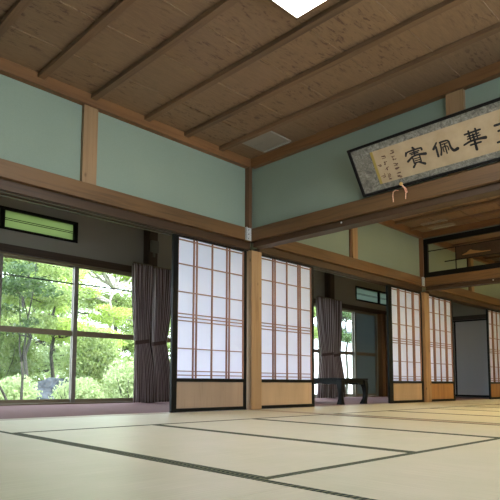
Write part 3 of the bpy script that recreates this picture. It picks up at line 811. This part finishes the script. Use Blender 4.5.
tree(.6, 11.4, 4.0, pads([(0, 0, 4.2, 1.6, .7, 16, .6), (0, 0, 2.8, 1.9, .7, 20, .6), (0, 0, 1.6, 1.9, .7, 20, .6)], 17), 11000, .065, M['leaf_pale'], M['bark'],
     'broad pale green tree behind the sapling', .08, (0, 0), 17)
tree(8.4, 5.6, 3.0, pads([(0, 0, 2.9, .8, .6, 12, .42), (0, 0, 2.1, .6, .5, 6, .36)], 18), 5200, .05, M['leaf_mid'], M['bark'],
     'small tree seen between the screen and the far curtain', .05, (0, 0), 18)
tree(13.9, 8.0, 3.2, pads([(0, 0, 3.4, 1.5, .5, 16, .5), (0, 0, 2.5, 1.5, .5, 14, .45)], 19), 6000, .06, M['leaf_dark'], M['bark'],
     'dark tree in front of the white garden wall, seen through the farther veranda glass', .06, (0, 0), 19)
for k, (x, lb) in enumerate(((1.2, 'on the left'), (6.2, 'in the middle'), (11.2, 'behind the near curtain'))):
    tree(x, 16.8, 5.5, pads([(0, 0, 1.0 + .55 * j, 1.55, .4, 7, .95) for j in range(10)], 31 + k), 13000, .095, M['leaf_mid'] if k != 1 else M['leaf_pale'], M['bark'],
         'large tree in the woods beyond the garden, ' + lb, .12, (0, 0), 31 + k)
shrub(1.15, 6.0, .75, .45, .50, 5200, .035, M['leaf_pale'], 'rounded pale green shrub at the foot of the left pane', 21)
shrub(.05, 6.4, .6, .45, .55, 3600, .035, M['leaf_pale'], 'low pale green shrub beside the sapling', 22)
shrub(2.55, 6.0, .70, .45, .80, 5600, .035, M['leaf_pale'], 'bushy pale green shrub behind the right pane', 23)
shrub(3.75, 6.8, .75, .45, 1.0, 6000, .035, M['leaf_pale'], 'tall pale shrub beside the near curtain', 24)
shrub(2.75, 7.7, .9, .4, 1.35, 8000, .04, M['leaf_mid'], 'mid green upright shrub between the pale ones', 25)
shrub(.55, 8.6, .8, .4, 1.25, 7000, .04, M['leaf_mid'], 'mid green upright shrub behind the sapling', 26)
shrub(1.6, 10.2, 1.1, .4, 1.5, 9000, .045, M['leaf_mid'], 'broad hedge-like shrub behind the garden rock', 27)
shrub(4.2, 10.4, 1.2, .4, 1.5, 9000, .045, M['leaf_pale'], 'broad pale shrub at the back of the garden, beneath the pine', 28)
shrub(-.9, 9.9, .9, .4, 1.4, 5000, .045, M['leaf_mid'], 'green shrub at the far left edge of the window', 29)
bm = bmesh.new(); bmesh.ops.create_icosphere(bm, subdivisions=4, radius=1)
rg = random.Random(9)
from mathutils import noise as mn
for v in bm.verts:
    k = 1 + .28 * mn.noise(v.co * 1.6) + .10 * mn.noise(v.co * 5); v.co = Vector((v.co.x * .95 * k, v.co.y * .6 * k, v.co.z * .62 * k))
obj('garden_rock', bm, M['rock'], loc=(1.85, 8.0, GZ + .14), label='blue grey rock among the shrubs behind the left pane', cat='rock')
# white garden wall and neighbour's house to the right
st('wall_garden', [(7.0, 26.0, 9.6, 9.8, GZ, 1.25)], M['white'])
r = empty('neighbouring_house', (17.5, 13.0, GZ), label='pale neighbouring house glimpsed through the farther veranda glass', cat='house')
bobj('house_wall', [(-4.5, 6, 0, 4, 0, 3.4)], M['white'], r)
bobj('roof', [(-5.0, 6.5, -.6, 4.6, 3.4, 3.6)], M['roof'], r)
bobj('house_window', [(-2.6, -1.4, -.03, .02, 1.6, 2.8)], M['frostgrey'], r)

# ================================================================== LIGHT
w = bpy.data.worlds.new('sky'); S.world = w; w.use_nodes = True; nt = w.node_tree
bg = nt.nodes['Background']; bg.inputs[0].default_value = (.80, .90, 1.0, 1); bg.inputs[1].default_value = 4.3
sd = bpy.data.lights.new('sun', 'SUN'); sd.energy = 5.0; sd.angle = .01; sd.color = (1, .95, .86)
so = bpy.data.objects.new('sun', sd); C.objects.link(so)
so.rotation_euler = Vector((-.45, .75, -1.15)).to_track_quat('-Z', 'Y').to_euler()

# ================================================================== CAMERA
P = dict(f=547.653, yaw=47.1691, pitch=5.3173, roll=.4952, cx=213.346, cy=329.6762, X=-4.2183, Y=-3.9761, Z=.3012)
cd = bpy.data.cameras.new('camera'); cam = bpy.data.objects.new('camera', cd); C.objects.link(cam)
y, a, ro = (math.radians(P[k]) for k in ('yaw', 'pitch', 'roll'))
F = Vector((math.cos(y) * math.cos(a), math.sin(y) * math.cos(a), math.sin(a)))
R = Vector((math.sin(y), -math.cos(y), 0)); Uv = R.cross(F)
R2 = R * math.cos(ro) + Uv * math.sin(ro); U2 = -R * math.sin(ro) + Uv * math.cos(ro)
mw = Matrix((R2, U2, -F)).transposed().to_4x4(); mw.translation = Vector((P['X'], P['Y'], P['Z']))
cam.matrix_world = mw
cd.sensor_width = 36; cd.sensor_fit = 'HORIZONTAL'; cd.lens = P['f'] * 36 / 500
cd.shift_x = (250 - P['cx']) / 500; cd.shift_y = (P['cy'] - 250) / 500
cd.clip_start = .02; cd.clip_end = 200
S.camera = cam
S.view_settings.view_transform = 'Standard'; S.view_settings.look = 'None'; S.view_settings.gamma = 1
S.view_settings.use_curve_mapping = False; S.view_settings.exposure = 1.1
S.cycles.use_denoising = True; S.cycles.max_bounces = 10; S.cycles.diffuse_bounces = 6; S.cycles.transparent_max_bounces = 16
S.cycles.sample_clamp_indirect = 6
